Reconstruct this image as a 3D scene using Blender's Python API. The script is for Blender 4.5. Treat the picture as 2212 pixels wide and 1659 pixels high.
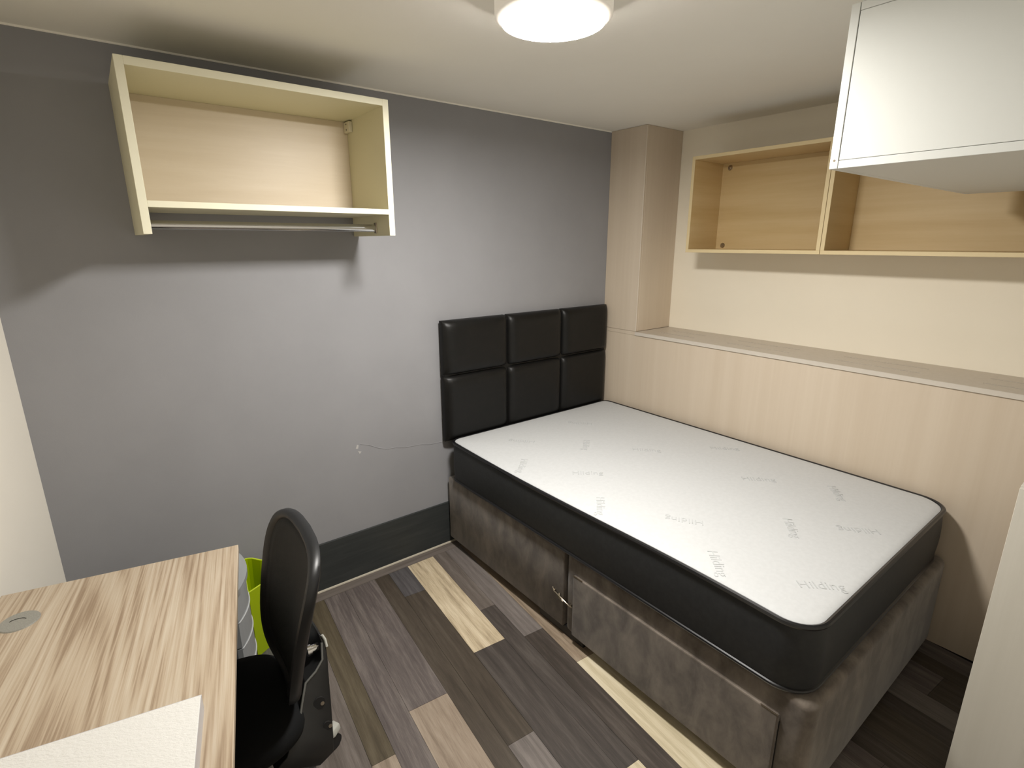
import bpy, bmesh, math, random
from mathutils import Vector, Matrix
random.seed(7)
PI = math.pi
C = bpy.context.scene.collection
for o in list(bpy.data.objects): bpy.data.objects.remove(o)

# ------------------------------------------------------------------ camera, light, exposure
cam_d = bpy.data.cameras.new('camera')
cam = bpy.data.objects.new('camera', cam_d); C.objects.link(cam)
YAW, PITCH, ROLL, FPX = -0.65807, -0.26087, -0.00178, 1147.16
fw = Vector((-math.sin(YAW)*math.cos(PITCH), math.cos(YAW)*math.cos(PITCH), math.sin(PITCH)))
rt = Vector((math.cos(YAW), math.sin(YAW), 0)); up = rt.cross(fw)
rt2 = rt*math.cos(ROLL) + up*math.sin(ROLL); up2 = -rt*math.sin(ROLL) + up*math.cos(ROLL)
M = Matrix((rt2, up2, -fw)).transposed().to_4x4()
M.translation = Vector((-2.7061, -2.4763, 1.7328))
cam.matrix_world = M
cam_d.sensor_fit = 'HORIZONTAL'; cam_d.sensor_width = 36.0
cam_d.lens = FPX/2212*36.0
cam_d.clip_start = 0.02; cam_d.clip_end = 50
bpy.context.scene.camera = cam

W = bpy.data.worlds.new('world'); bpy.context.scene.world = W; W.use_nodes = True
W.node_tree.nodes['Background'].inputs[0].default_value = (0.8, 0.85, 1, 1)
W.node_tree.nodes['Background'].inputs[1].default_value = 0.02
LAMP = (-1.622, -1.258); LAMP_Z = 2.300
LAMP_EMIT = 262.0
vs = bpy.context.scene.view_settings
vs.view_transform = 'Standard'; vs.look = 'None'; vs.gamma = 1; vs.use_curve_mapping = False
vs.exposure = 0.0

# ------------------------------------------------------------------ materials
def lin(c):
    return tuple((v/255/12.92 if v/255 <= .04045 else ((v/255+.055)/1.055)**2.4) for v in c) + (1.0,)
def newmat(name):
    m = bpy.data.materials.new(name); m.use_nodes = True
    nt = m.node_tree; b = nt.nodes['Principled BSDF']
    return m, nt, b
def N(nt, t, **kw):
    n = nt.nodes.new(t)
    for k, v in kw.items(): setattr(n, k, v)
    return n
def coords(nt, scale, rot=(0,0,0), world=True):
    if world:
        g = N(nt, 'ShaderNodeNewGeometry'); src = g.outputs['Position']
    else:
        g = N(nt, 'ShaderNodeTexCoord'); src = g.outputs['Object']
    r = N(nt, 'ShaderNodeMapping'); r.inputs['Rotation'].default_value = rot
    s = N(nt, 'ShaderNodeMapping'); s.inputs['Scale'].default_value = scale
    nt.links.new(src, r.inputs['Vector']); nt.links.new(r.outputs[0], s.inputs['Vector'])
    return s.outputs[0]
def ramp(nt, fac, stops):
    r = N(nt, 'ShaderNodeValToRGB'); e = r.color_ramp.elements
    e[0].position, e[0].color = stops[0][0], stops[0][1]
    e[1].position, e[1].color = stops[-1][0], stops[-1][1]
    for p, c in stops[1:-1]:
        x = e.new(p); x.color = c
    nt.links.new(fac, r.inputs[0]); return r.outputs[0]
def bump(nt, b, h, strength, dist=.001):
    n = N(nt, 'ShaderNodeBump'); n.inputs['Strength'].default_value = strength; n.inputs['Distance'].default_value = dist
    nt.links.new(h, n.inputs['Height']); nt.links.new(n.outputs[0], b.inputs['Normal'])
def noise(nt, vec, scale, detail=4, rough=.5, dist=0):
    n = N(nt, 'ShaderNodeTexNoise'); n.inputs['Scale'].default_value = scale; n.inputs['Detail'].default_value = detail
    n.inputs['Roughness'].default_value = rough; n.inputs['Distortion'].default_value = dist
    nt.links.new(vec, n.inputs['Vector']); return n.outputs['Fac']
def plain(name, col, rough=.5, metal=0, spec=.5, bumpy=None, coat=0):
    m, nt, b = newmat(name)
    b.inputs['Base Color'].default_value = lin(col); b.inputs['Roughness'].default_value = rough
    b.inputs['Metallic'].default_value = metal; b.inputs['Specular IOR Level'].default_value = spec
    b.inputs['Coat Weight'].default_value = coat
    if bumpy: bump(nt, b, noise(nt, coords(nt, (1,1,1)), bumpy[0], 5, .6), bumpy[1], bumpy[2] if len(bumpy) > 2 else .001)
    return m
def mottled(name, c1, c2, scale, rough=.6, bs=None, stretch=(1,1,1), spec=.4, sheen=0, lo=.35, hi=.65, dist=0):
    m, nt, b = newmat(name)
    v = coords(nt, stretch); f = noise(nt, v, scale, 6, .6, dist)
    nt.links.new(ramp(nt, f, [(lo, lin(c1)), (hi, lin(c2))]), b.inputs['Base Color'])
    b.inputs['Roughness'].default_value = rough; b.inputs['Specular IOR Level'].default_value = spec
    b.inputs['Sheen Weight'].default_value = sheen
    if bs: bump(nt, b, noise(nt, coords(nt, (1,1,1)), bs[0], 5, .6), bs[1], bs[2])
    return m
def wood(name, dark, mid, light, stretch, scale=6, rough=.45, rot=(0,0,0), contrast=.18, bs=.12, fine=1.0, world=True, spec=.4, warp=.6):
    """grain made of stretched noise: broad figure plus fine pores"""
    m, nt, b = newmat(name)
    v = coords(nt, stretch, rot, world)
    a = noise(nt, v, scale, 5, .55, warp)
    f = noise(nt, v, scale*7, 6, .65, .2)
    mx = N(nt, 'ShaderNodeMath', operation='MULTIPLY_ADD'); mx.inputs[1].default_value = .35*fine
    nt.links.new(f, mx.inputs[0]); nt.links.new(a, mx.inputs[2])
    ctr = .5 + .175*fine
    col = ramp(nt, mx.outputs[0], [(ctr-contrast, lin(dark)), (ctr, lin(mid)), (ctr+contrast, lin(light))])
    nt.links.new(col, b.inputs['Base Color'])
    b.inputs['Roughness'].default_value = rough; b.inputs['Specular IOR Level'].default_value = spec
    if bs: bump(nt, b, f, bs, .0006)
    return m

M_GREY = mottled('grey_paint', (144,144,147), (148,148,151), 3, .55, (260, .25, .0008), spec=.35)
M_CEIL = mottled('ceiling_paint', (248,245,236), (250,247,238), 3, .8, (200, .2, .0008))
M_WHITE = mottled('warm_white_paint', (243,235,217), (245,237,219), 3, .7, (220, .25, .0008))
M_LWALL = mottled('left_wall_paint', (238,233,222), (240,235,224), 3, .7, (220, .25, .0008))
M_PANEL = wood('pale_wood_panel', (200,184,163), (206,191,171), (213,199,180), (9, 9, .22), 1.6, .5, contrast=.34, bs=.03, warp=.1, fine=.8)
M_CUPB = wood('greige_wood_front', (196,192,180), (202,198,187), (209,205,195), (9, 9, .22), 1.6, .45, contrast=.34, bs=.03, warp=.1, fine=.8)
M_LEDGE = mottled('greige_laminate', (190,180,166), (196,186,173), 40, .4)
M_OAK = wood('oak_laminate', (196,168,118), (208,183,136), (218,195,152), (.5, .5, 9), 1.8, .45, contrast=.36, bs=.03, fine=.6, warp=.15)
M_OAKEDGE = plain('oak_edge', (222,202,158), .5)
M_CREAM = plain('cream_laminate', (214,208,178), .5)
M_CREAMEDGE = plain('cream_edge', (232,228,204), .5)
M_SHELFBACK = wood('beige_back_board', (206,190,166), (211,196,173), (217,203,182), (.7, .7, 9), 1.4, .4, contrast=.25, bs=.03)
M_CABWHITE = plain('white_laminate', (208,210,206), .35, bumpy=(400, .05, .0005))
M_CHROME = plain('chrome', (205,205,205), .12, 1)
M_STEEL = plain('nickel', (170,160,145), .3, 1)
M_SKIRT = wood('charcoal_skirting', (44,47,47), (52,55,55), (61,63,62), (1, 1, 12), 3, .5, contrast=.3, bs=.1)
M_SEAL = plain('pale_sealant', (176,168,152), .5)
M_BLACKLEATHER = mottled('black_faux_leather', (16,16,15), (20,19,18), 30, .42, (900, .15, .0004), spec=.28)
M_MATSIDE = mottled('charcoal_mattress_border', (37,38,39), (43,44,45), 60, .5, (1500, .3, .0005), spec=.35)
M_PIPE = plain('black_piping', (22,22,24), .28)
M_MATTOP = mottled('white_knit_fabric', (190,192,193), (195,197,198), 60, .8, (700, .35, .0006), sheen=.2)
M_VELVET = mottled('grey_brown_crushed_velvet', (82,74,67), (126,117,107), 11, .75, (90, .35, .001), (1,1,.6), sheen=.3, lo=.36, hi=.70, dist=.35, spec=.15)
M_VELVETTOP = mottled('velvet_top', (104,94,84), (120,109,98), 12, .6, sheen=.5)
M_BLACKPLASTIC = plain('black_plastic', (23,23,23), .42, bumpy=(900, .2, .0004))
M_GLOSSBLACK = plain('gloss_black_plastic', (23,24,26), .42)
M_BLACKMESH = None
M_SEAT = plain('black_seat_fabric', (16,17,18), .9, bumpy=(1200, .5, .0008), spec=.2)
M_BASEGREY = plain('pale_grey_plastic', (176,176,168), .45)
M_GREEN = plain('lime_plastic', (158,180,0), .4, bumpy=(500, .2, .0005))
M_TOWERBODY = plain('grey_plastic_frame', (84,87,90), .5)
M_DRAWER = plain('smoke_grey_plastic', (140,143,145), .35)
M_EMIT, _nt, _b = newmat('lamp_glow')
_b.inputs['Base Color'].default_value = (.8,.8,.8,1)
_b.inputs['Emission Color'].default_value = (1, .965, .915, 1); _b.inputs['Emission Strength'].default_value = LAMP_EMIT
M_SHADE = plain('lamp_shade_acrylic', (232,226,214), .5)
M_SHADE.node_tree.nodes['Principled BSDF'].inputs['Emission Color'].default_value = (1, .93, .82, 1)
M_SHADE.node_tree.nodes['Principled BSDF'].inputs['Emission Strength'].default_value = .22   # faintly backlit drum
M_GROMMET = mottled('grey_speckled_plastic', (134,133,126), (150,149,141), 300, .5)
M_DARKSLOT = plain('dark_gap', (18,16,14), .9)
M_RIM = plain('slab_edge', (186,184,186), .5)

def desk_mat():
    m, nt, b = newmat('zebra_ash_desktop')
    v = coords(nt, (1, 1, 1), (0, 0, 0), False)
    mp = N(nt, 'ShaderNodeMapping'); mp.inputs['Scale'].default_value = (5.0, .15, 1)
    nt.links.new(v, mp.inputs[0])
    big = noise(nt, mp.outputs[0], 1.1, 2, .4, .15)
    mul = N(nt, 'ShaderNodeMath', operation='MULTIPLY'); mul.inputs[1].default_value = 30
    nt.links.new(big, mul.inputs[0])
    fr = N(nt, 'ShaderNodeMath', operation='SINE')
    mul2 = N(nt, 'ShaderNodeMath', operation='MULTIPLY'); mul2.inputs[1].default_value = 5.5
    nt.links.new(mul.outputs[0], mul2.inputs[0]); nt.links.new(mul2.outputs[0], fr.inputs[0])
    half = N(nt, 'ShaderNodeMath', operation='MULTIPLY_ADD'); half.inputs[1].default_value = .5; half.inputs[2].default_value = .5
    nt.links.new(fr.outputs[0], half.inputs[0])
    mp2 = N(nt, 'ShaderNodeMapping'); mp2.inputs['Scale'].default_value = (70, 1.3, 1); nt.links.new(v, mp2.inputs[0])
    fine = noise(nt, mp2.outputs[0], 3, 5, .6)
    mp3 = N(nt, 'ShaderNodeMapping'); mp3.inputs['Scale'].default_value = (10, .3, 1); nt.links.new(v, mp3.inputs[0])
    band = noise(nt, mp3.outputs[0], 1.2, 2, .5)
    a = N(nt, 'ShaderNodeMath', operation='MULTIPLY'); a.inputs[1].default_value = .17; nt.links.new(half.outputs[0], a.inputs[0])
    c = N(nt, 'ShaderNodeMath', operation='MULTIPLY_ADD'); c.inputs[1].default_value = .7; nt.links.new(fine, c.inputs[0]); nt.links.new(a.outputs[0], c.inputs[2])
    d = N(nt, 'ShaderNodeMath', operation='MULTIPLY_ADD'); d.inputs[1].default_value = .32; nt.links.new(band, d.inputs[0]); nt.links.new(c.outputs[0], d.inputs[2])
    col = ramp(nt, d.outputs[0], [(.42, lin((146,126,104))), (.58, lin((178,161,139))), (.8, lin((196,184,165)))])
    nt.links.new(col, b.inputs['Base Color']); b.inputs['Roughness'].default_value = .42
    bump(nt, b, fine, .08, .0005)
    return m
M_DESK = desk_mat()
def slab_mat():
    m, nt, b = newmat('stippled_white_sheet')
    b.inputs['Base Color'].default_value = lin((222,221,217)); b.inputs['Roughness'].default_value = .8
    v = coords(nt, (1,1,1), (0,0,.5))
    mp = N(nt, 'ShaderNodeMapping'); mp.inputs['Scale'].default_value = (1, 2.2, 1); nt.links.new(v, mp.inputs[0])
    bump(nt, b, noise(nt, mp.outputs[0], 70, 5, .7), .8, .004)
    return m
M_SLAB = slab_mat()
def mesh_mat():
    m, nt, b = newmat('black_woven_mesh')
    b.inputs['Base Color'].default_value = lin((17,18,20)); b.inputs['Roughness'].default_value = .75
    g = coords(nt, (1,1,1), (0,0,0))
    w = N(nt, 'ShaderNodeTexWave', wave_type='BANDS', bands_direction='DIAGONAL'); w.inputs['Scale'].default_value = 160
    nt.links.new(g, w.inputs['Vector']); bump(nt, b, w.outputs['Fac'], .5, .001)
    return m
M_MESH = mesh_mat()
FLOORC = {
 'pale':   ((150,134,110),(192,176,148),(212,198,172)),
 'cream':  ((176,164,136),(198,186,158),(210,200,176)),
 'tan':    ((112,98,82),(142,126,108),(160,146,128)),
 'light':  ((118,104,90),(146,131,115),(160,146,130)),
 'grey':   ((92,86,82),(110,103,99),(126,119,114)),
 'mid':    ((84,76,70),(102,94,88),(118,110,104)),
 'purple': ((76,69,67),(97,89,86),(118,110,105)),
 'slate':  ((66,63,64),(82,79,80),(96,93,93)),
 'brown':  ((58,51,43),(72,64,55),(84,76,66)),
 'dark':   ((54,49,44),(69,62,57),(86,79,73)),
 'plum':   ((57,52,49),(72,66,62),(87,81,76)),
 'olive':  ((66,58,44),(84,75,59),(96,87,70)),
}
MF = {k: wood('floor_'+k, a, b_, c, (13, .7, 1), 3.0, .42, (0,0,.088), contrast=.24, bs=.3, warp=.5, fine=1.7) for k, (a, b_, c) in FLOORC.items()}

# ------------------------------------------------------------------ mesh helpers
def box(bm, x0, x1, y0, y1, z0, z1):
    x0, x1 = min(x0,x1), max(x0,x1); y0, y1 = min(y0,y1), max(y0,y1); z0, z1 = min(z0,z1), max(z0,z1)
    v = [bm.verts.new(p) for p in ((x0,y0,z0),(x1,y0,z0),(x1,y1,z0),(x0,y1,z0),(x0,y0,z1),(x1,y0,z1),(x1,y1,z1),(x0,y1,z1))]
    for f in ((0,3,2,1),(4,5,6,7),(0,1,5,4),(1,2,6,5),(2,3,7,6),(3,0,4,7)): bm.faces.new([v[i] for i in f])
    return v
def prism(bm, pts, z0, z1, top=None):
    """pts: plan outline counter-clockwise; top: optional outline at z1"""
    top = top or pts
    a = [bm.verts.new((p[0], p[1], z0)) for p in pts]; b = [bm.verts.new((p[0], p[1], z1)) for p in top]
    n = len(pts)
    bm.faces.new(list(reversed(a))); bm.faces.new(b)
    for i in range(n): bm.faces.new((a[i], a[(i+1)%n], b[(i+1)%n], b[i]))
def loops(bm, rings, close=True, cap=True):
    """skin a list of rings (lists of points)"""
    R = [[bm.verts.new(p) for p in r] for r in rings]; n = len(R[0])
    for A, B in zip(R, R[1:]):
        for i in range(n if close else n-1):
            bm.faces.new((A[i], A[(i+1)%n], B[(i+1)%n], B[i]))
    if cap:
        bm.faces.new(list(reversed(R[0]))); bm.faces.new(R[-1])
    return R
def tube(bm, path, r, seg=10, closed=False, sq=1.0):
    P = [Vector(p) for p in path]; n = len(P); rings = []
    for i, p in enumerate(P):
        a = P[i-1] if (i > 0 or closed) else p; b = P[(i+1) % n] if (i < n-1 or closed) else p
        t = (b-a).normalized(); ref = Vector((0,0,1)) if abs(t.z) < .95 else Vector((1,0,0))
        s = t.cross(ref).normalized(); u = s.cross(t).normalized()
        rr = r[i] if isinstance(r, (list, tuple)) else r
        rings.append([p + s*math.cos(k*2*PI/seg)*rr + u*math.sin(k*2*PI/seg)*rr*sq for k in range(seg)])
    if closed: loops(bm, rings+[rings[0]], cap=False); bmesh.ops.remove_doubles(bm, verts=bm.verts, dist=1e-6)
    else: loops(bm, rings)
def cyl(bm, c, axis, r, l, seg=24, r2=None):
    c = Vector(c); ax = Vector(axis).normalized(); tubepts = [c, c+ax*l]
    ref = Vector((0,0,1)) if abs(ax.z) < .9 else Vector((1,0,0)); s = ax.cross(ref).normalized(); u = ax.cross(s)
    rr = (r, r if r2 is None else r2)
    loops(bm, [[p + s*math.cos(k*2*PI/seg)*q + u*math.sin(k*2*PI/seg)*q for k in range(seg)] for p, q in zip(tubepts, rr)])
def bevel(bm, w, seg=2, angle=.6):
    bmesh.ops.recalc_face_normals(bm, faces=bm.faces)
    es = [e for e in bm.edges if len(e.link_faces) == 2 and e.calc_face_angle(0) > angle]
    bmesh.ops.bevel(bm, geom=es, offset=w, segments=seg, affect='EDGES', profile=.5)
def obj(name, bm, mat, parent=None, smooth=False, mats=None, **props):
    bmesh.ops.recalc_face_normals(bm, faces=bm.faces)
    me = bpy.data.meshes.new(name); bm.to_mesh(me); bm.free()
    for m in (mats or [mat]): me.materials.append(m)
    if smooth:
        for p in me.polygons: p.use_smooth = True
        try: me.set_sharp_from_angle(angle=.75)
        except Exception: pass
    o = bpy.data.objects.new(name, me); C.objects.link(o)
    if parent: 
        o.parent = parent
    for k, v in props.items(): o[k] = v
    return o
def thing(name, label, cat, loc=(0,0,0), rotz=0, group=None):
    o = bpy.data.objects.new(name, None); C.objects.link(o)
    o.location = loc; o.rotation_euler = (0,0,rotz); o['label'] = label; o['category'] = cat
    o.empty_display_size = .05
    if group: o['group'] = group
    return o
def bx(name, dims, mat, parent=None, bv=0, seg=2, smooth=False, **props):
    bm = bmesh.new(); box(bm, *dims)
    if bv: bevel(bm, bv, seg)
    return obj(name, bm, mat, parent, smooth, **props)
def struct(name, dims, mat, label, parent=None, bv=0):
    return bx(name, dims, mat, parent, bv, kind='structure', label=label)

# ------------------------------------------------------------------ room shell
H = 2.4; YN = -2.95; PX = .349; LS = .209         # near wall, right wall plane, slope of the left wall
xl = lambda y: -2.978 + LS*y
struct('wall_back', (-3.9, .6, 0, .12, -.05, H+.05), M_GREY, 'grey painted wall behind the bed head')
struct('wall_right', (PX, PX+.12, YN, 0, -.05, H+.05), M_WHITE, 'warm white wall above the boxed-in ledge')
bm = bmesh.new(); prism(bm, [(xl(0),0),(xl(0)-.12,0),(xl(YN)-.12,YN),(xl(YN),YN)], -.05, H+.05)
obj('wall_left', bm, M_LWALL, kind='structure', label='off-white wall beside the desk')
struct('wall_front', (-3.9, .6, YN-.12, YN, -.05, H+.05), M_LWALL, 'off-white wall behind the camera')
struct('ceiling', (-3.9, .6, YN-.12, .12, H, H+.12), M_CEIL, 'plain pale ceiling with a round lamp')

# floor: sub floor plus individually laid planks (rotated about five degrees like the photo)
floor = bx('floor', (-3.9, .6, YN-.12, .12, -.12, -.004), M_DARKSLOT, None, kind='structure', label='mixed grey and brown wood-look plank floor')
def clip(poly, a, b, c):           # keep a*x+b*y<=c
    out = []
    for i in range(len(poly)):
        p, q = poly[i], poly[(i+1) % len(poly)]
        fp, fq = a*p[0]+b*p[1]-c, a*q[0]+b*q[1]-c
        if fp <= 0: out.append(p)
        if (fp < 0 < fq) or (fq < 0 < fp):
            t = fp/(fp-fq); out.append((p[0]+t*(q[0]-p[0]), p[1]+t*(q[1]-p[1])))
    return out
K = .088; D2 = 1+K*K
def uv2xy(s, v):                    # s = x-K*y ; v = y+K*x
    return ((s+K*v)/D2, (v-K*s)/D2)
edges = [-2.127,-2.042,-1.935,-1.773,-1.692,-1.580,-1.420,-1.338,-1.235,-1.073,-.990,-.880,-.720,-.638,-.528,-.368,-.286,-.176,-.016,.07,.18]
wd = [.083,.108,.162]; k = 2; x = edges[0]; left = []
while x > -3.75:
    x -= wd[k % 3]; k += 2; left.append(x)
edges = left[::-1] + edges
spec = {  # column left edge -> [(v_end, colour), ...] from the back wall towards the camera
 -2.127: [(-1.254,'olive'), (-1.9,'light')],
 -2.042: [(-1.85,'purple')],
 -1.935: [(-1.115,'purple'), (-1.95,'light')],
 -1.773: [(-1.9,'brown')],
 -1.692: [(-.462,'slate'), (-1.442,'brown'), (-2.1,'grey')],
 -1.580: [(-.985,'pale'), (-1.95,'plum')],
 -1.420: [(-.758,'mid'), (-1.732,'plum'), (-2.4,'cream')],
 -1.338: [(-1.022,'grey'), (-2.2,'dark')],
 -1.235: [(-1.27,'tan'), (-2.3,'cream')],
}
cyc = ['dark','mid','brown','purple','plum','dark','slate','grey']
pcount = 0
def plank(poly, mat, zt=0.0):
    bm = bmesh.new(); prism(bm, poly, -.004, zt); return obj('plank', bm, mat, floor)
for i in range(len(edges)-1):
    a, b = edges[i]+.0005, edges[i+1]-.0005
    runs = list(spec.get(edges[i], []))
    vstart = .2
    vend = runs[-1][0] if runs else None
    if not runs:
        v = -.2 - random.random()*.9; runs.append((v, random.choice(cyc))); vend = v
    while vend > -3.4:
        vend -= random.uniform(.8, 1.2); runs.append((vend, random.choice(cyc)))
    v0 = vstart
    for v1, colr in runs:
        poly = [uv2xy(a, v1+.0005), uv2xy(b, v1+.0005), uv2xy(b, v0-.0005), uv2xy(a, v0-.0005)]
        for cl in ((0,1,-.0805), (1,0,0), (0,-1,-YN), (-1, LS, 2.978)):
            if poly: poly = clip(poly, *cl)
        v0 = v1
        if len(poly) < 3: continue
        plank(poly, MF[colr], random.choice([0, -.0002, -.0004]))
# border planks against the grey wall
for x0, x1, cc in ((-3.0,-2.3,'mid'), (-2.3,-1.32,'mid'), (-1.32,0,'mid')):
    bm = bmesh.new(); box(bm, x0+.0004, x1-.0004, -.0795, 0, -.004, 0); 
    obj('plank', bm, wood('floor_border', *FLOORC['mid'], (.7, 13, 1), 3.0, .42, contrast=.24, bs=.25, warp=.35) if x0 == -3.0 else bpy.data.materials['floor_border'], floor)

struct('baseboard_back', (-2.975, -.001, -.012, 0, .001, .264), M_SKIRT, 'tall charcoal skirting board along the grey wall', bv=.0015)
bm = bmesh.new()
loops(bm, [[(x_, -.012, .001), (x_, -.019, .001), (x_, -.017, .006), (x_, -.012, .009)] for x_ in (-2.97, -.01)])
obj('trim_1', bm, M_SEAL, kind='structure', label='thin pale sealant bead at the foot of the charcoal skirting')
struct('trim_5', (-2.975, -.001, -.004, 0, H-.006, H), M_CEIL, 'pale painted line where the grey wall meets the ceiling')
_wb = [o for o in bpy.data.objects if o.name == 'wall_back'][0]
for pts in ([(-1.794,.722),(-1.786,.742),(-1.778,.738),(-1.782,.720)], [(-1.784,.706),(-1.776,.690),(-1.766,.700)]):
    bm = bmesh.new(); loops(bm, [[(px, 0, pz) for px, pz in pts], [(px, -.0012, pz) for px, pz in pts]]); obj('paint_chip', bm, plain('chip', (186,184,182), .7) if pts[0][0] == -1.794 else bpy.data.materials['chip'], _wb)
bm = bmesh.new(); tube(bm, [(-1.77+.049*k, -.0002, .742-.006*k-.045*(k > 0)*min(1,k/3) + .004*math.sin(k*2.1)) for k in range(11)], .0016, 6); obj('plaster_ridge', bm, M_GREY, _wb, True)
# boxed-in panelling, column and ledge
LZ = 1.174
struct('trim_2', (0, .018, YN, -.0005, .001, 1.150), M_PANEL, 'pale wood panelling running beside the bed')
cb = bmesh.new(); box(cb, 0, .018, -.279, -.0005, LZ+.0012, H-.001)
box(cb, .0185, PX-.001, -.279, -.261, LZ+.0012, H-.001)
bevel(cb, .0012, 1)
col = obj('trim_3', cb, M_PANEL, kind='structure', label='pale wood boxed-in corner column between bed head and shelves')
bm = bmesh.new(); cyl(bm, (.0008, -.2785, LZ+.002), (0,0,1), .0032, H-LZ-.006, 8)
obj('corner_bead', bm, plain('pale_edge_bead', (214,202,186), .5), col, smooth=True)
bx('lower_panel_strip', (0, .018, -.279, -.0005, 1.151, LZ), M_PANEL, col)
lb = bmesh.new()
slots = [(-.400,-.648), (-.858,-1.217), (-1.428,-1.782), (-1.995,-2.345)]
y0, y1 = -.2795, YN+.001; zb, zt = 1.1515, LZ
def band(xa, xb, solid):
    if solid: box(lb, xa, xb, y0, y1, zb, zt); return
    c = y0
    for s0, s1 in slots:
        box(lb, xa, xb, c, s0, zb, zt); c = s1
    box(lb, xa, xb, c, y1, zb, zt)
band(-.006, .0950, True); band(.0950, .1060, False); band(.1060, .2120, True); band(.2120, .2230, False); band(.2230, PX-.0005, True)
ledge = obj('trim_4', lb, M_LEDGE, kind='structure', label='long greige ledge with pairs of narrow vent slots')
bm = bmesh.new()
for s0, s1 in slots:
    for xa in (.0952, .2122): box(bm, xa, xa+.0106, s0-.0002, s1+.0002, 1.155, LZ-.002)
obj('slot_shade_fill', bm, plain('slot_shade_brown', (92,80,68), .8), ledge)  # shade inside the vent slots painted as brown strips filling them
bx('front_lip', (-.0085, -.0062, y1, -.2795, 1.1525, LZ-.001), plain('ledge_lip', (206,198,186), .45), ledge)

# ------------------------------------------------------------------ bed: divan base, mattress, headboard
BX0, BX1, BY1, BZ0, BZ1 = -1.2755, -.022, -2.035, .05, .433
base = thing('divan_base', 'grey-brown crushed velvet divan base on low black feet with one drawer', 'bed base', (-.65, -1.03, 0))
def toparent(o, p):
    o.matrix_parent_inverse = p.matrix_basis.inverted(); return o
def rbox(name, x0, x1, y0, y1, z0, z1, mat, parent, r=.02, rc=None, topmat=None):
    """upholstered box, vertical corners rounded rc, top edge rounded r"""
    rc = rc or r; seg = 6
    def outline(ins):
        pts = []
        for cx_, cy_, a0 in ((x1-rc, y1-rc, 0), (x0+rc, y1-rc, PI/2), (x0+rc, y0+rc, PI), (x1-rc, y0+rc, 1.5*PI)):
            for k in range(seg+1):
                a = a0 + k*PI/2/seg; pts.append((cx_+math.cos(a)*(rc-ins), cy_+math.sin(a)*(rc-ins)))
        return pts
    rings = []
    for ins, z in ((.004, z0), (0, z0+.006)): rings.append([(p[0],p[1],z) for p in outline(ins)])
    for k in range(5):
        a = k*PI/8; rings.append([(p[0],p[1],z1-r+math.sin(a)*r) for p in outline((1-math.cos(a))*min(r, rc*.95))])
    bm = bmesh.new(); loops(bm, rings)
    return toparent(obj(name, bm, mat, parent, True), parent)
rbox('head_half', BX0-.002, BX1, -.9985, -.030, BZ0, BZ1, M_VELVET, base, .014, .0045)
rbox('foot_half', BX0+.003, BX1, BY1, -.9990, BZ0, BZ1, M_VELVET, base, .022, .04)
dr = toparent(bx('drawer', (BX0-.009, BX0+.02, -1.947, -1.063, .0505, .352), M_VELVET, base, bv=.005), base)
for ya, yb in ((-1.063-.055, -1.063), (-1.947, -1.947+.055)):
    o = toparent(bx('corner_clip', (BX0-.0102, BX0-.0075, ya, yb, .3512, .3535), M_STEEL, base), base)
bm = bmesh.new(); box(bm, BX0-.0005, BX0+.003, -1.9495, -1.9475, .05, .325)
toparent(obj('drawer_gap', bm, M_DARKSLOT, base), base)
# linking clip across the two halves
bm = bmesh.new()
tube(bm, [(BX0-.006,-.935,.222),(BX0-.014,-.95,.214),(BX0-.018,-.985,.212),(BX0-.018,-1.02,.204),(BX0-.013,-1.048,.192),(BX0-.004,-1.056,.186)], .0035, 8)
cyl(bm, (BX0+.004,-.946,.212), (-1,0,0), .008, .014, 12); cyl(bm, (BX0+.006,-1.048,.190), (-1,0,0), .008, .014, 12)
tube(bm, [(BX0-.003,-.975,.212),(BX0-.012,-.985,.197),(BX0-.008,-1.005,.188)], .005, 8)
toparent(obj('linking_clip', bm, M_STEEL, base, True), base)
for i, (x_, y_) in enumerate(((-1.20,-.12), (-1.225,-.98), (-1.20,-1.93), (-.12,-.12), (-.12,-.98), (-.12,-1.93))):
    bm = bmesh.new()
    if i == 1: prism(bm, [(-1.262,-1.115),(-1.16,-1.115),(-1.16,-.82),(-1.262,-.82)], .001, .049); bevel(bm, .004, 1)
    else: cyl(bm, (x_, y_, .001), (0,0,1), .03, .048, 20, .036)
    toparent(obj('foot', bm, M_BLACKPLASTIC, base), base)

# mattress
mat_t = thing('mattress', 'white-topped mattress with charcoal sides and black piping on the velvet base', 'mattress', (-.66, -1.04, BZ1))
MX0, MX1, MY0, MY1, MZ0, MZ1 = -1.284, -.030, -2.003, -.078, .4365, .674
def mout(off, n=96, rc=.085):
    """rounded rectangle outline with the given outward offset and slightly wavy long sides"""
    pts = []
    x0, x1, ya, yb = MX0-off, MX1+off, MY0-off, MY1+off*.2
    segs = []
    def corner(cx_, cy_, r, a0, k=10): return [(cx_+math.cos(a0+PI/2*j/k)*r, cy_+math.sin(a0+PI/2*j/k)*r) for j in range(k+1)]
    c = []
    r1, r2 = .06+off, .10+off
    c += corner(x1-.05-off, yb-.05-off, .05+off, 0)
    c += corner(x0+.05+off, yb-.05-off, .05+off, PI/2)
    side1 = [(x0 + .008*math.sin((j/24)*PI)*0, (yb-.05-off) + (ya+r2-(yb-.05-off))*j/24) for j in range(1, 24)]
    c += side1
    c += corner(x0+r2, ya+r2, r2, PI)
    c += corner(x1-r2, ya+r2, r2, 1.5*PI)
    side2 = [(x1, (ya+r2) + ((yb-.05-off)-(ya+r2))*j/24) for j in range(1, 24)]
    c += side2
    return c
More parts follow.
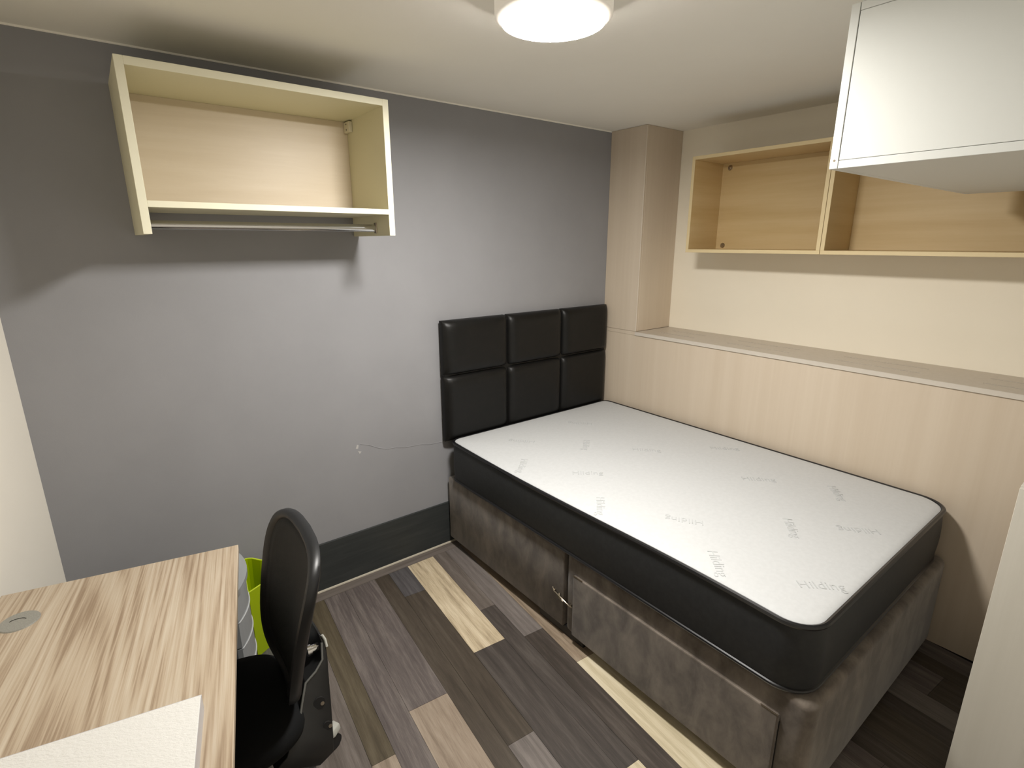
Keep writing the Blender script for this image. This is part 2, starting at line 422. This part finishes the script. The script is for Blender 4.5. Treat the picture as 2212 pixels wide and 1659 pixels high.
def sag(x, y):
    """how much the upper edge dips or lifts along the bed"""
    t = min(1, max(0, -y/2.0))
    edge = max(0, 1-abs(x-MX0)/.35)
    return edge*(-.010*math.sin(PI*min(1, t/.62))*(1 if t < .62 else 0) + (.007*math.sin(PI*(t-.62)/.38) if t >= .62 else 0))
rings = []
for k in range(9):
    f = k/8; off = .008*math.sin(PI*f)
    rings.append([(p[0], p[1], MZ0 + .010 + f*(MZ1-MZ0-.018) + sag(*p)*f) for p in mout(off)])
bm = bmesh.new(); loops(bm, [[(p[0],p[1],MZ0+.002) for p in mout(-.02)]] + rings)
toparent(obj('border', bm, M_MATSIDE, mat_t, True), mat_t)
for zf, nm in ((MZ0+.010, 'lower_piping'), (MZ1-.006, 'upper_piping')):
    up_ = nm == 'upper_piping'
    bm = bmesh.new(); tube(bm, [(p[0], p[1], zf + (sag(*p) if up_ else 0)) for p in mout(.001)], .0088 if up_ else .0068, 8, closed=True)
    toparent(obj(nm, bm, M_PIPE, mat_t, True), mat_t)
# domed top fabric
cx0, cy0 = (MX0+MX1)/2, (MY0+MY1)/2
ring0 = mout(-.008); rings = []
for sc, dz in ((1, -.004), (.992, .0012), (.975, .004), (.93, .008), (.85, .0105), (.65, .012), (.4, .0125), (.12, .0125)):
    rings.append([(cx0+(p[0]-cx0)*(1-(1-sc)*1.0), cy0+(p[1]-cy0)*sc, MZ1+dz + sag(*p)*sc**2) for p in ring0])
bm = bmesh.new(); loops(bm, rings)
toparent(obj('top_fabric', bm, M_MATTOP, mat_t, True), mat_t)
# woven word in the top fabric
def wordmesh():
    cu = bpy.data.curves.new('word', 'FONT'); cu.body = 'Hilding'; cu.size = .052; cu.extrude = .0009; cu.offset = -.0004
    t = bpy.data.objects.new('word', cu); C.objects.link(t)
    bpy.context.view_layer.update()
    me = bpy.data.meshes.new_from_object(t.evaluated_get(bpy.context.evaluated_depsgraph_get()))
    bpy.data.objects.remove(t); return me
wm = wordmesh(); wm.materials.clear(); wm.materials.append(mottled('woven_word_thread', (180,182,183), (186,188,189), 60, .7))
words = [((-1.082,-.832),(-.967,-.935)), ((-.943,-.405),(-1.054,-.284)), ((-.988,-1.468),(-1.084,-1.334)), ((-1.109,-1.884),(-1.005,-1.975)),
         ((-1.150,-.540),(-1.262,-.640)), ((-1.160,-1.062),(-1.272,-1.172)), ((-.638,-.819),(-.534,-.926)), ((-.483,-.389),(-.590,-.270)),
         ((-1.160,-1.590),(-1.262,-1.700)), ((-.722,-1.639),(-.834,-1.732)), ((-.728,-.556),(-.839,-.658)), ((-.52,-1.36),(-.42,-1.46)),
         ((-.30,-1.06),(-.19,-1.16)), ((-.52,-1.90),(-.63,-1.79)), ((-.28,-1.62),(-.39,-1.72))]
from mathutils.bvhtree import BVHTree
_top = [o for o in mat_t.children if o.name.startswith('top_fabric')][0]
bvh = BVHTree.FromPolygons([v.co[:] for v in _top.data.vertices], [p.vertices[:] for p in _top.data.polygons])
for (a, b) in words:
    ang = math.atan2(b[1]-a[1], b[0]-a[0]); ca, sa = math.cos(ang), math.sin(ang)
    me = wm.copy(); ok = True
    for v in me.vertices:
        X, Y = a[0]+ca*v.co.x-sa*v.co.y, a[1]+sa*v.co.x+ca*v.co.y
        hit = bvh.ray_cast(Vector((X, Y, 2)), Vector((0,0,-1)))[0]
        if hit is None: ok = False; break
        v.co = (X, Y, hit.z + .0007 + v.co.z*.8)
    if not ok: continue
    w = bpy.data.objects.new('woven_word', me); C.objects.link(w)
    w.parent = mat_t; toparent(w, mat_t)

# headboard
hb = thing('headboard', 'black faux-leather headboard with six padded squares against grey wall', 'headboard', (-.66, -.03, .45))
HX0, HX1, HZ0, HZ1 = -1.296, -.024, .655, 1.331
toparent(bx('backing_board', (HX0+.006, HX1-.006, -.046, -.004, HZ0+.004, HZ1-.006), M_BLACKLEATHER, hb, bv=.008), hb)
xs = [HX0, -.868, -.442, HX1]; zs = [HZ0, 1.033, HZ1]
def pad(x0, x1, z0, z1, corners):
    """puffed square; corners: which sides are outer edges (l,r,b,t)"""
    n = 14; bm = bmesh.new(); G = []
    for j in range(n+1):
        row = []
        for i in range(n+1):
            u = -1+2*i/n; v = -1+2*j/n
            # denser near the edges
            u = math.sin(u*PI/2); v = math.sin(v*PI/2)
            def prof(t, lo, hi):
                e = 1-abs(t)
                r = .30 if ((t < 0 and lo) or (t > 0 and hi)) else .20
                e = min(1, e/r); return math.sqrt(max(0, 1-(1-e)**2))
            d = .038*min(prof(u, corners[0], corners[1]), 1)*min(prof(v, corners[2], corners[3]), 1)
            # seams bow a little
            px = (x0+x1)/2 + u*(x1-x0)/2; pz = (z0+z1)/2 + v*(z1-z0)/2
            q = (abs(u)*abs(v))**7
            if not ((u < 0 and corners[0]) or (u > 0 and corners[1])): px -= math.copysign(.007*q + .0018*(1-v*v), u)
            if not ((v < 0 and corners[2]) or (v > 0 and corners[3])): pz -= math.copysign(.007*q + .0012*(1-u*u), v)
            row.append(bm.verts.new((px, -.040-d, pz)))
        G.append(row)
    for j in range(n):
        for i in range(n): bm.faces.new((G[j][i], G[j][i+1], G[j+1][i+1], G[j+1][i]))
    # return wall at the border
    border = [G[0][i] for i in range(n+1)] + [G[j][n] for j in range(1, n+1)] + [G[n][i] for i in range(n-1, -1, -1)] + [G[j][0] for j in range(n-1, 0, -1)]
    back = [bm.verts.new((v.co.x, -.020, v.co.z)) for v in border]
    for i in range(len(border)):
        k = (i+1) % len(border); bm.faces.new((border[k], border[i], back[i], back[k]))
    bm.faces.new(back)
    return bm
for j in range(2):
    for i in range(3):
        bm = pad(xs[i]+(0 if i == 0 else .0012), xs[i+1]-(0 if i == 2 else .0012), zs[j]+(0 if j == 0 else .0012), zs[j+1]-(0 if j == 1 else .0012), (i == 0, i == 2, j == 0, j == 1))
        toparent(obj('padded_square', bm, M_BLACKLEATHER, hb, True), hb)
for x_ in (-1.15, -.15):
    toparent(bx('strut', (x_-.022, x_+.022, -.024, -.006, .08, HZ0+.03), M_BLACKPLASTIC, hb), hb)

# ------------------------------------------------------------------ cream open wardrobe shelf on the grey wall
SX0, SX1, SD, SZ0, SZ1, ST = -2.560, -1.695, -.385, 1.760, 2.267, .024
s = thing('wall_shelf', 'cream open box shelf with chrome hanging rail high on grey wall', 'shelf', ((SX0+SX1)/2, 0, SZ0))
def board(name, d, mat, parent, edge=None, edir=None, bv=.0008):
    o = toparent(bx(name, d, mat, parent, bv, 1), parent)
    if edge:                                   # edge banding as a second material on faces looking along edir
        o.data.materials.append(edge)
        for p in o.data.polygons:
            if p.normal.dot(Vector(edir)) > .7: p.material_index = 1
    return o
board('side_panel', (SX0, SX0+ST, SD, -.001, SZ0, SZ1), M_CREAM, s, M_CREAMEDGE, (0,-1,0))
board('side_panel', (SX1-ST, SX1, SD, -.001, SZ0, SZ1), M_CREAM, s, M_CREAMEDGE, (0,-1,0))
board('top_panel', (SX0+ST, SX1-ST, SD, -.001, SZ1-ST, SZ1), M_CREAM, s, M_CREAMEDGE, (0,-1,0))
SBZ = 1.842
board('bottom_shelf', (SX0+ST, SX1-ST, SD, -.001, SBZ, SBZ+.020), M_CREAM, s, M_CREAMEDGE, (0,-1,0))
board('back_panel', (SX0+ST, SX1-ST, -.014, -.004, SBZ+.020, SZ1-ST), M_SHELFBACK, s)
bm = bmesh.new(); tube(bm, [(SX0+ST+.001, -.25, 1.792), (SX1-ST-.001, -.25, 1.792)], .0085, 16, sq=1.75)
rail = toparent(obj('hanging_rail', bm, M_CHROME, s, True), s)
for x_, w_ in ((SX0+ST, .004), (SX1-ST, -.004)):
    bm = bmesh.new(); box(bm, x_, x_+w_, -.262, -.238, 1.770, 1.814); bevel(bm, .002, 1)
    toparent(obj('rail_socket', bm, M_STEEL, s), s)
bm = bmesh.new(); box(bm, SX1-ST-.016, SX1-ST, -.075, -.016, 2.195, 2.238); bevel(bm, .003, 2)
hk = toparent(obj('hanging_bracket', bm, plain('ivory_plastic', (216,208,186), .4), s), s)
for z_ in (2.206, 2.228):
    bm = bmesh.new(); cyl(bm, (SX1-ST-.0155, -.045, z_), (-1,0,0), .003, .0012, 10)
    toparent(obj('screw_hole', bm, M_DARKSLOT, s), s)

# ------------------------------------------------------------------ oak shelf units on the white wall
def oak_unit(label, ya, yb, screws, nm='wall_shelf'):
    OX0, OX1, OZ0, OZ1, T = PX-.292, PX-.001, 1.674, 2.194, .018
    t = thing(nm, label, 'shelf', ((OX0+OX1)/2, (ya+yb)/2, OZ0), group=None)
    E, ed = M_OAKEDGE, (-1,0,0)
    board('bottom_panel', (OX0, OX1, ya, yb, OZ0, OZ0+T), M_OAK, t, E, ed)
    board('top_panel', (OX0, OX1, ya, yb, OZ1-T, OZ1), M_OAK, t, E, ed)
    board('side_panel', (OX0, OX1, ya, ya-T, OZ0+T, OZ1-T), M_OAK, t, E, ed)
    board('side_panel', (OX0, OX1, yb+T, yb, OZ0+T, OZ1-T), M_OAK, t, E, ed)
    board('back_panel', (OX1-.010, OX1-.002, ya-T, yb+T, OZ0+T, OZ1-T), M_OAK, t)
    for y_, z_ in screws:
        bm = bmesh.new(); cyl(bm, (OX1-.010, y_, z_), (-1,0,0), .015, .004, 20, .012); cyl(bm, (OX1-.014, y_, z_), (-1,0,0), .007, .003, 12, .004)
        toparent(obj('screw_cap', bm, M_STEEL, t, True), t)
oak_unit('oak open wall shelf nearest the corner column with two round screw heads', -.563, -1.306, [(-.628,2.151), (-.626,1.712)])
oak_unit('oak open wall shelf partly hidden below the white cabinet', -1.308, -2.40, [])

# ------------------------------------------------------------------ white cabinet hung from the ceiling
CX0, CX1, CY1, CZ0, CZ1 = -1.167, .050, -1.819, 1.912, 2.281
c = thing('wall_cabinet', 'white box cabinet hanging high at the right above the bed foot', 'cabinet', (-.55, -2.2, CZ0))
board('front_panel', (CX0, CX1, CY1-.0195, CY1, CZ0, CZ1), M_CABWHITE, c)
board('bottom_panel', (CX0, CX1, -2.52, CY1-.021, CZ0, CZ0+.019), M_CABWHITE, c)
board('top_panel', (CX0, CX1, -2.52, CY1-.021, CZ1-.018, CZ1), M_CABWHITE, c)
board('side_panel', (CX0+.001, CX0+.018, -2.52, CY1-.021, CZ0+.020, CZ1-.0185), M_CABWHITE, c)
board('side_panel', (CX1-.018, CX1, -2.52, CY1-.021, CZ0+.020, CZ1-.0185), M_CABWHITE, c)
board('back_panel', (CX0+.018, CX1-.018, -2.52, -2.505, CZ0+.020, CZ1-.0185), M_CABWHITE, c)
board('filler_panel', (CX0+.003, CX1-.002, -2.50, CY1-.022, CZ1+.001, H-.001), M_CABWHITE, c)
bm = bmesh.new(); cyl(bm, (CX0+.0005, CY1-.010, CZ0+.020), (-1,0,0), .0028, .001, 12)
toparent(obj('screw_hole', bm, M_STEEL, c), c)

# ------------------------------------------------------------------ low cupboard at the right edge
u = thing('low_cupboard', 'greige wood low cupboard past the bed foot at right edge', 'cupboard', (-.38, -2.5, 0))
board('side_panel', (-.750, -.004, -2.288, -2.270, .001, 1.074), M_CUPB, u)
board('door', (-.770, -.752, -2.86, -2.271, .004, 1.072), M_CUPB, u, plain('door_edge', (214,206,192), .45), (0,1,0))
board('top_panel', (-.750, -.004, -2.86, -2.289, 1.056, 1.074), M_CUPB, u)
board('side_panel', (-.750, -.004, -2.86, -2.842, .001, 1.055), M_CUPB, u)

# ------------------------------------------------------------------ ceiling lamp
l = thing('ceiling_lamp', 'round drum ceiling lamp with a glowing white disc', 'lamp', (LAMP[0], LAMP[1], LAMP_Z))
bm = bmesh.new(); seg = 64
def ring(r, z): return [(LAMP[0]+math.cos(k*2*PI/seg)*r, LAMP[1]+math.sin(k*2*PI/seg)*r, z) for k in range(seg)]
loops(bm, [ring(.158, H-.001), ring(.158, LAMP_Z+.016), ring(.1565, LAMP_Z+.014), ring(.150, LAMP_Z+.010), ring(.1395, LAMP_Z+.002)], cap=False)
loops(bm, [ring(.156, H-.001), ring(.156, LAMP_Z+.02)], cap=False)
toparent(obj('drum_shade', bm, M_SHADE, l, True), l)
bm = bmesh.new(); loops(bm, [ring(.1392, LAMP_Z+.0003), ring(.137, LAMP_Z), ring(.10, LAMP_Z-.002), ring(.04, LAMP_Z-.003)])
toparent(obj('diffuser', bm, M_EMIT, l, True), l)

# ------------------------------------------------------------------ desk (built in its own axes: +x away from wall, -y towards the camera)
ROT = -math.atan2(.205, .979)
dk = thing('desk', 'zebra-grain wood desk beside the off-white wall at left', 'desk', (-2.462, -.635, 0), ROT)
def local(name, dims, mat, parent, bv=0, **k): return bx(name, dims, mat, parent, bv, **k)
DW, DL, DZ = .618, 1.35, .740
local('desktop', (-DW, 0, -DL, 0, DZ-.022, DZ), M_DESK, dk, .0012)
local('end_panel', (-DW+.02, -.10, -.205, -.187, .001, DZ-.0225), M_CUPB, dk, .001)
local('end_panel', (-DW+.02, -.03, -DL+.02, -DL+.038, .001, DZ-.0225), M_CUPB, dk, .001)
local('modesty_panel', (-DW+.05, -DW+.066, -DL+.04, -.206, .35, DZ-.0225), M_CUPB, dk, .001)
bm = bmesh.new(); gx, gy = -.530, -.165
cyl(bm, (gx, gy, DZ), (0,0,1), .045, .003, 40, .043)
gr = obj('cable_grommet', bm, M_GROMMET, dk, True)
bm = bmesh.new(); tube(bm, [(gx+.020*math.cos(a)-.004, gy-.002+.014*math.sin(a), DZ+.0031) for a in [PI*.15+j*PI*.1 for j in range(8)]], .0011, 6)
obj('grommet_slot', bm, M_DARKSLOT, gr)
# stippled white sheet on the desk
SLZ = .785
sl = thing('white_board', 'thick white stippled board lying on the near end of desk', 'board', (-2.666, -1.319, DZ), -math.atan2(.20, .98))
bm = bmesh.new(); box(bm, -.36, 0, -.46, 0, .0005, SLZ-DZ); bevel(bm, .0015, 2)
o = obj('stippled_face', bm, M_SLAB, sl)
o.data.materials.append(M_RIM)
for p in o.data.polygons:
    if abs(p.normal.z) < .5: p.material_index = 1
local('rear_rim', (-.36, 0, .0005, .006, .001, SLZ-DZ-.004), M_RIM, sl, .001)

# ------------------------------------------------------------------ drawer tower
tw = thing('drawer_tower', 'grey plastic drawer tower standing under the far end of desk', 'drawers', (-2.633, -.600, 0), ROT*.6)
def bowed(x0, xf, y0, y1, z0, z1, bow, n=14, r=.02):
    pts = [(x0, y1), (x0, y0)]
    for k in range(n+1):
        t = -1+2*k/n; pts.append((xf + bow*(1-t*t), (y0+y1)/2 + t*(y1-y0)/2))
    bm = bmesh.new(); prism(bm, pts, z0, z1); return bm
TY0, TY1 = -.15, .15
obj('lid', bowed(.03, .150, TY0, TY1, .630, .648, .040), M_DRAWER, tw)
obj('base', bowed(.03, .135, TY0, TY1, .001, .035, .035), M_TOWERBODY, tw)
for y_ in (TY0, TY1-.008):
    bm = bmesh.new(); box(bm, .03, .125, y_, y_+.008, .0355, .6295); obj('side_frame', bm, M_TOWERBODY, tw)
bm = bmesh.new(); box(bm, .03, .036, TY0+.009, TY1-.009, .0355, .6295); obj('back_frame', bm, M_TOWERBODY, tw)
for k in range(6):
    z0 = .037 + k*.0988
    d_ = obj('drawer', bowed(.038, .140, TY0+.010, TY1-.010, z0, z0+.094, .042), M_DRAWER, tw)
    bm = bmesh.new()
    tube(bm, [(.1415 + .042*(1-t*t), t*(TY1-.012), z0+.092) for t in [-1+j/7 for j in range(15)]], .0022, 6)
    obj('drawer_lip', bm, plain('clear_lip', (176,178,178), .25) if k == 0 else bpy.data.materials['clear_lip'], d_, True)

# ------------------------------------------------------------------ lime bin
bn = thing('waste_bin', 'lime green plastic bin on the floor behind office chair', 'bin', (-2.33, -.16, 0))
RP = [(-2.408,-.305), (-2.330,-.266), (-2.262,-.230), (-2.240,-.205), (-2.236,-.175), (-2.250,-.140), (-2.280,-.112), (-2.308,-.085), (-2.336,-.045), (-2.352,-.034), (-2.369,-.032), (-2.380,-.06), (-2.395,-.19)]
def scl(pts, k, c=(-2.325,-.165)): return [((p[0]-c[0])*k+c[0]-(.004 if k < 1 else 0), (p[1]-c[1])*k+c[1]) for p in pts]
lowp = [( -2.404+(p[0]+2.408)*.80, -.288+(p[1]+.305)*.90) for p in RP]
bm = bmesh.new(); t_ = .985
zr = lambda p, hgt: hgt + (p[1]+.16)*.0
rings = [[(p[0],p[1],.001) for p in lowp], [(p[0],p[1],.33) for p in RP], [(p[0],p[1],.334) for p in scl(RP, 1.0)], [(p[0],p[1],.334) for p in scl(RP, .965)], [(p[0],p[1],.008) for p in scl(lowp, .96, (-2.33,-.17))]]
loops(bm, rings)
toparent(obj('bin_body', bm, M_GREEN, bn, False), bn)
bm = bmesh.new(); tube(bm, [(p[0],p[1],.333) for p in RP], .0028, 6, closed=True)
toparent(obj('bin_rim', bm, plain('lime_rim', (205,225,60), .3), bn, True), bn)

# ------------------------------------------------------------------ office chair
ch = thing('office_chair', 'black office chair with mesh back pushed in at the desk', 'chair', (-2.60, -1.045, 0))
XB, YB, A_, W_, ZT, ZB, LEAN, BOW, KK, PP, TT, TAP = -2.413, -1.052, .052, .213, .962, .504, .046, .012, .033, 4.0, .026, .149
FWV = Vector((-math.cos(A_), math.sin(A_), 0)); TV = Vector((math.sin(A_), math.cos(A_), 0))
def bk(w, h, d):
    X = Vector((XB, YB, 0)) + TV*(w*W_*(1+TAP*h)) + FWV*(KK*w*w - LEAN*h - BOW*h*h + d)
    X.z = (ZT+ZB)/2 + h*(ZT-ZB)/2; return X
def supr(th, e=2/PP):
    c_, s_ = math.cos(th), math.sin(th)
    return math.copysign(abs(c_)**e, c_), math.copysign(abs(s_)**e, s_)
n = 72; rings = []
for rr, d in ((.90, -.004), (.93, .004), (.97, .006), (.995, .001), (1.0, -.006), (1.0, -.016), (.985, -.024), (.94, -.029), (.90, -.026), (.885,-.014)):
    rings.append([bk(supr(k*2*PI/n)[0]*rr, supr(k*2*PI/n)[1]*rr, d) for k in range(n)])
bm = bmesh.new(); loops(bm, rings + [rings[0]], cap=False); bmesh.ops.remove_doubles(bm, verts=bm.verts, dist=1e-6)
toparent(obj('back_frame', bm, M_GLOSSBLACK, ch, True), ch)
bm = bmesh.new(); rings = []
for rr in (.915, .8, .6, .4, .2, .05): rings.append([bk(supr(k*2*PI/n)[0]*rr, supr(k*2*PI/n)[1]*rr, -.003 - .006*(1-rr)) for k in range(n)])
_R = loops(bm, rings, cap=False); bm.faces.new(_R[-1])
o = toparent(obj('back_mesh', bm, M_MESH, ch, True), ch)
sd = o.modifiers.new('thick', 'SOLIDIFY'); sd.thickness = .003; sd.offset = -1
# seat cushion
SC = Vector((XB, YB, 0)) + FWV*.225
def seatpt(w, h, z):
    X = SC + TV*(w*.205) + FWV*(h*.225); X.z = z; return X
rings = []
for rr, z in ((.80, .400), (.93, .408), (.99, .425), (1.0, .445), (.985, .462), (.94, .474), (.8, .480), (.5, .479), (.15, .477)):
    rings.append([seatpt(supr(k*2*PI/n, 2/3.2)[0]*rr, supr(k*2*PI/n, 2/3.2)[1]*rr, z) for k in range(n)])
bm = bmesh.new(); loops(bm, rings); toparent(obj('seat', bm, M_SEAT, ch, True), ch)
# back bracket: curved J-shaped shell rising behind the seat, widening downwards
rows = [((-2.3469,.6225),(-2.3522,.6236),-1.090), ((-2.3376,.5985),(-2.3495,.6016),-1.100), ((-2.3413,.5593),(-2.3573,.5618),-1.120),
 ((-2.3457,.5201),(-2.3813,.5408),-1.130), ((-2.3493,.4887),(-2.4144,.5277),-1.140), ((-2.3559,.4341),(-2.4351,.4844),-1.160),
 ((-2.3630,.3888),(-2.4511,.4476),-1.180), ((-2.3703,.3576),(-2.4774,.4289),-1.200), ((-2.3780,.3232),(-2.500,.3900),-1.215), ((-2.42,.3074),(-2.5350,.3710),-1.22)]
def yk(x, z, y): return (x, y, z)
bm = bmesh.new(); loops(bm, [[yk(b_[0],b_[1],y_), yk(a_[0],a_[1],y_), yk(a_[0],a_[1],2*YB-y_), yk(b_[0],b_[1],2*YB-y_)] for a_, b_, y_ in rows])
bevel(bm, .003, 2)
toparent(obj('back_bracket', bm, M_BLACKPLASTIC, ch, True), ch)
bm = bmesh.new(); tube(bm, [yk(b_[0],b_[1],y_-.001) for a_, b_, y_ in rows[1:8]], .0032, 8)
toparent(obj('bracket_edge', bm, plain('dark_grey_trim', (96,96,92), .4), ch, True), ch)
for x_, z_, y_, rr in ((-2.3893, .457, -1.1615, .017), (-2.3809, .3926, -1.1865, .012)):
    bm = bmesh.new(); cyl(bm, (x_, y_+.004, z_), (0,-1,.25), rr, .0055, 24)
    toparent(obj('bolt_recess', bm, M_DARKSLOT, ch), ch)
    bm = bmesh.new(); cyl(bm, (x_+.008, y_, z_-.003), (0,-1,.25), .0055, .003, 12)
    toparent(obj('bolt', bm, M_STEEL, ch, True), ch)
bm = bmesh.new(); c1 = Vector((-2.352, -1.075, .572)); cyl(bm, c1, (-1,0,0), .013, .022, 20); cyl(bm, c1 + Vector((-.022,0,0)), (-1,0,0), .017, .012, 20)
toparent(obj('height_knob', bm, M_CHROME, ch, True), ch)
bm = bmesh.new(); tube(bm, [yk(-2.3440,.6200,-1.0925), yk(-2.3385,.6060,-1.099), yk(-2.3375,.5860,-1.107)], .0042, 10)
toparent(obj('bracket_highlight', bm, M_BASEGREY, ch, True), ch)  # highlight on the bracket's top edge, put in as a pale grey tube
# gas lift and star base
BC = Vector((-2.60, -1.045, 0))
bm = bmesh.new(); box(bm, BC.x-.10, BC.x+.10, BC.y-.07, BC.y+.07, .355, .399); bevel(bm, .012, 2)
toparent(obj('tilt_mechanism', bm, M_BLACKPLASTIC, ch), ch)
bm = bmesh.new(); cyl(bm, (BC.x, BC.y, .10), (0,0,1), .026, .17, 24); cyl(bm, (BC.x, BC.y, .27), (0,0,1), .014, .09, 24)
toparent(obj('gas_lift', bm, M_BLACKPLASTIC, ch, True), ch)
for k in range(5):
    a = math.radians(26 + 72*k); d_ = Vector((math.cos(a), math.sin(a), 0)); sN = Vector((-d_.y, d_.x, 0))
    rings = []
    for q, hw, z0, z1 in ((.015,.030,.090,.135), (.12,.026,.085,.120), (.24,.026,.072,.098), (.33,.030,.060,.084), (.365,.020,.058,.078)):
        c_ = BC + d_*q; rings.append([c_+sN*hw+Vector((0,0,z0)), c_-sN*hw+Vector((0,0,z0)), c_-sN*hw*.7+Vector((0,0,z1)), c_+sN*hw*.7+Vector((0,0,z1))])
    bm = bmesh.new(); loops(bm, rings); bevel(bm, .004, 2)
    leg = toparent(obj('base_leg', bm, M_BASEGREY, ch, True), ch)
    tip = BC + d_*.335
    bm = bmesh.new()
    for sgn in (-1, 1): cyl(bm, tip + sN*sgn*.006 + Vector((0,0,.027)), sN*sgn, .026, .016, 20)
    cyl(bm, tip + Vector((0,0,.030)), (0,0,1), .006, .034, 10)
    w_ = obj('caster', bm, M_BLACKPLASTIC, leg, True); w_.matrix_parent_inverse = ch.matrix_basis.inverted() @ Matrix.Identity(4)
    w_.matrix_parent_inverse = (ch.matrix_basis @ leg.matrix_parent_inverse @ leg.matrix_basis).inverted()
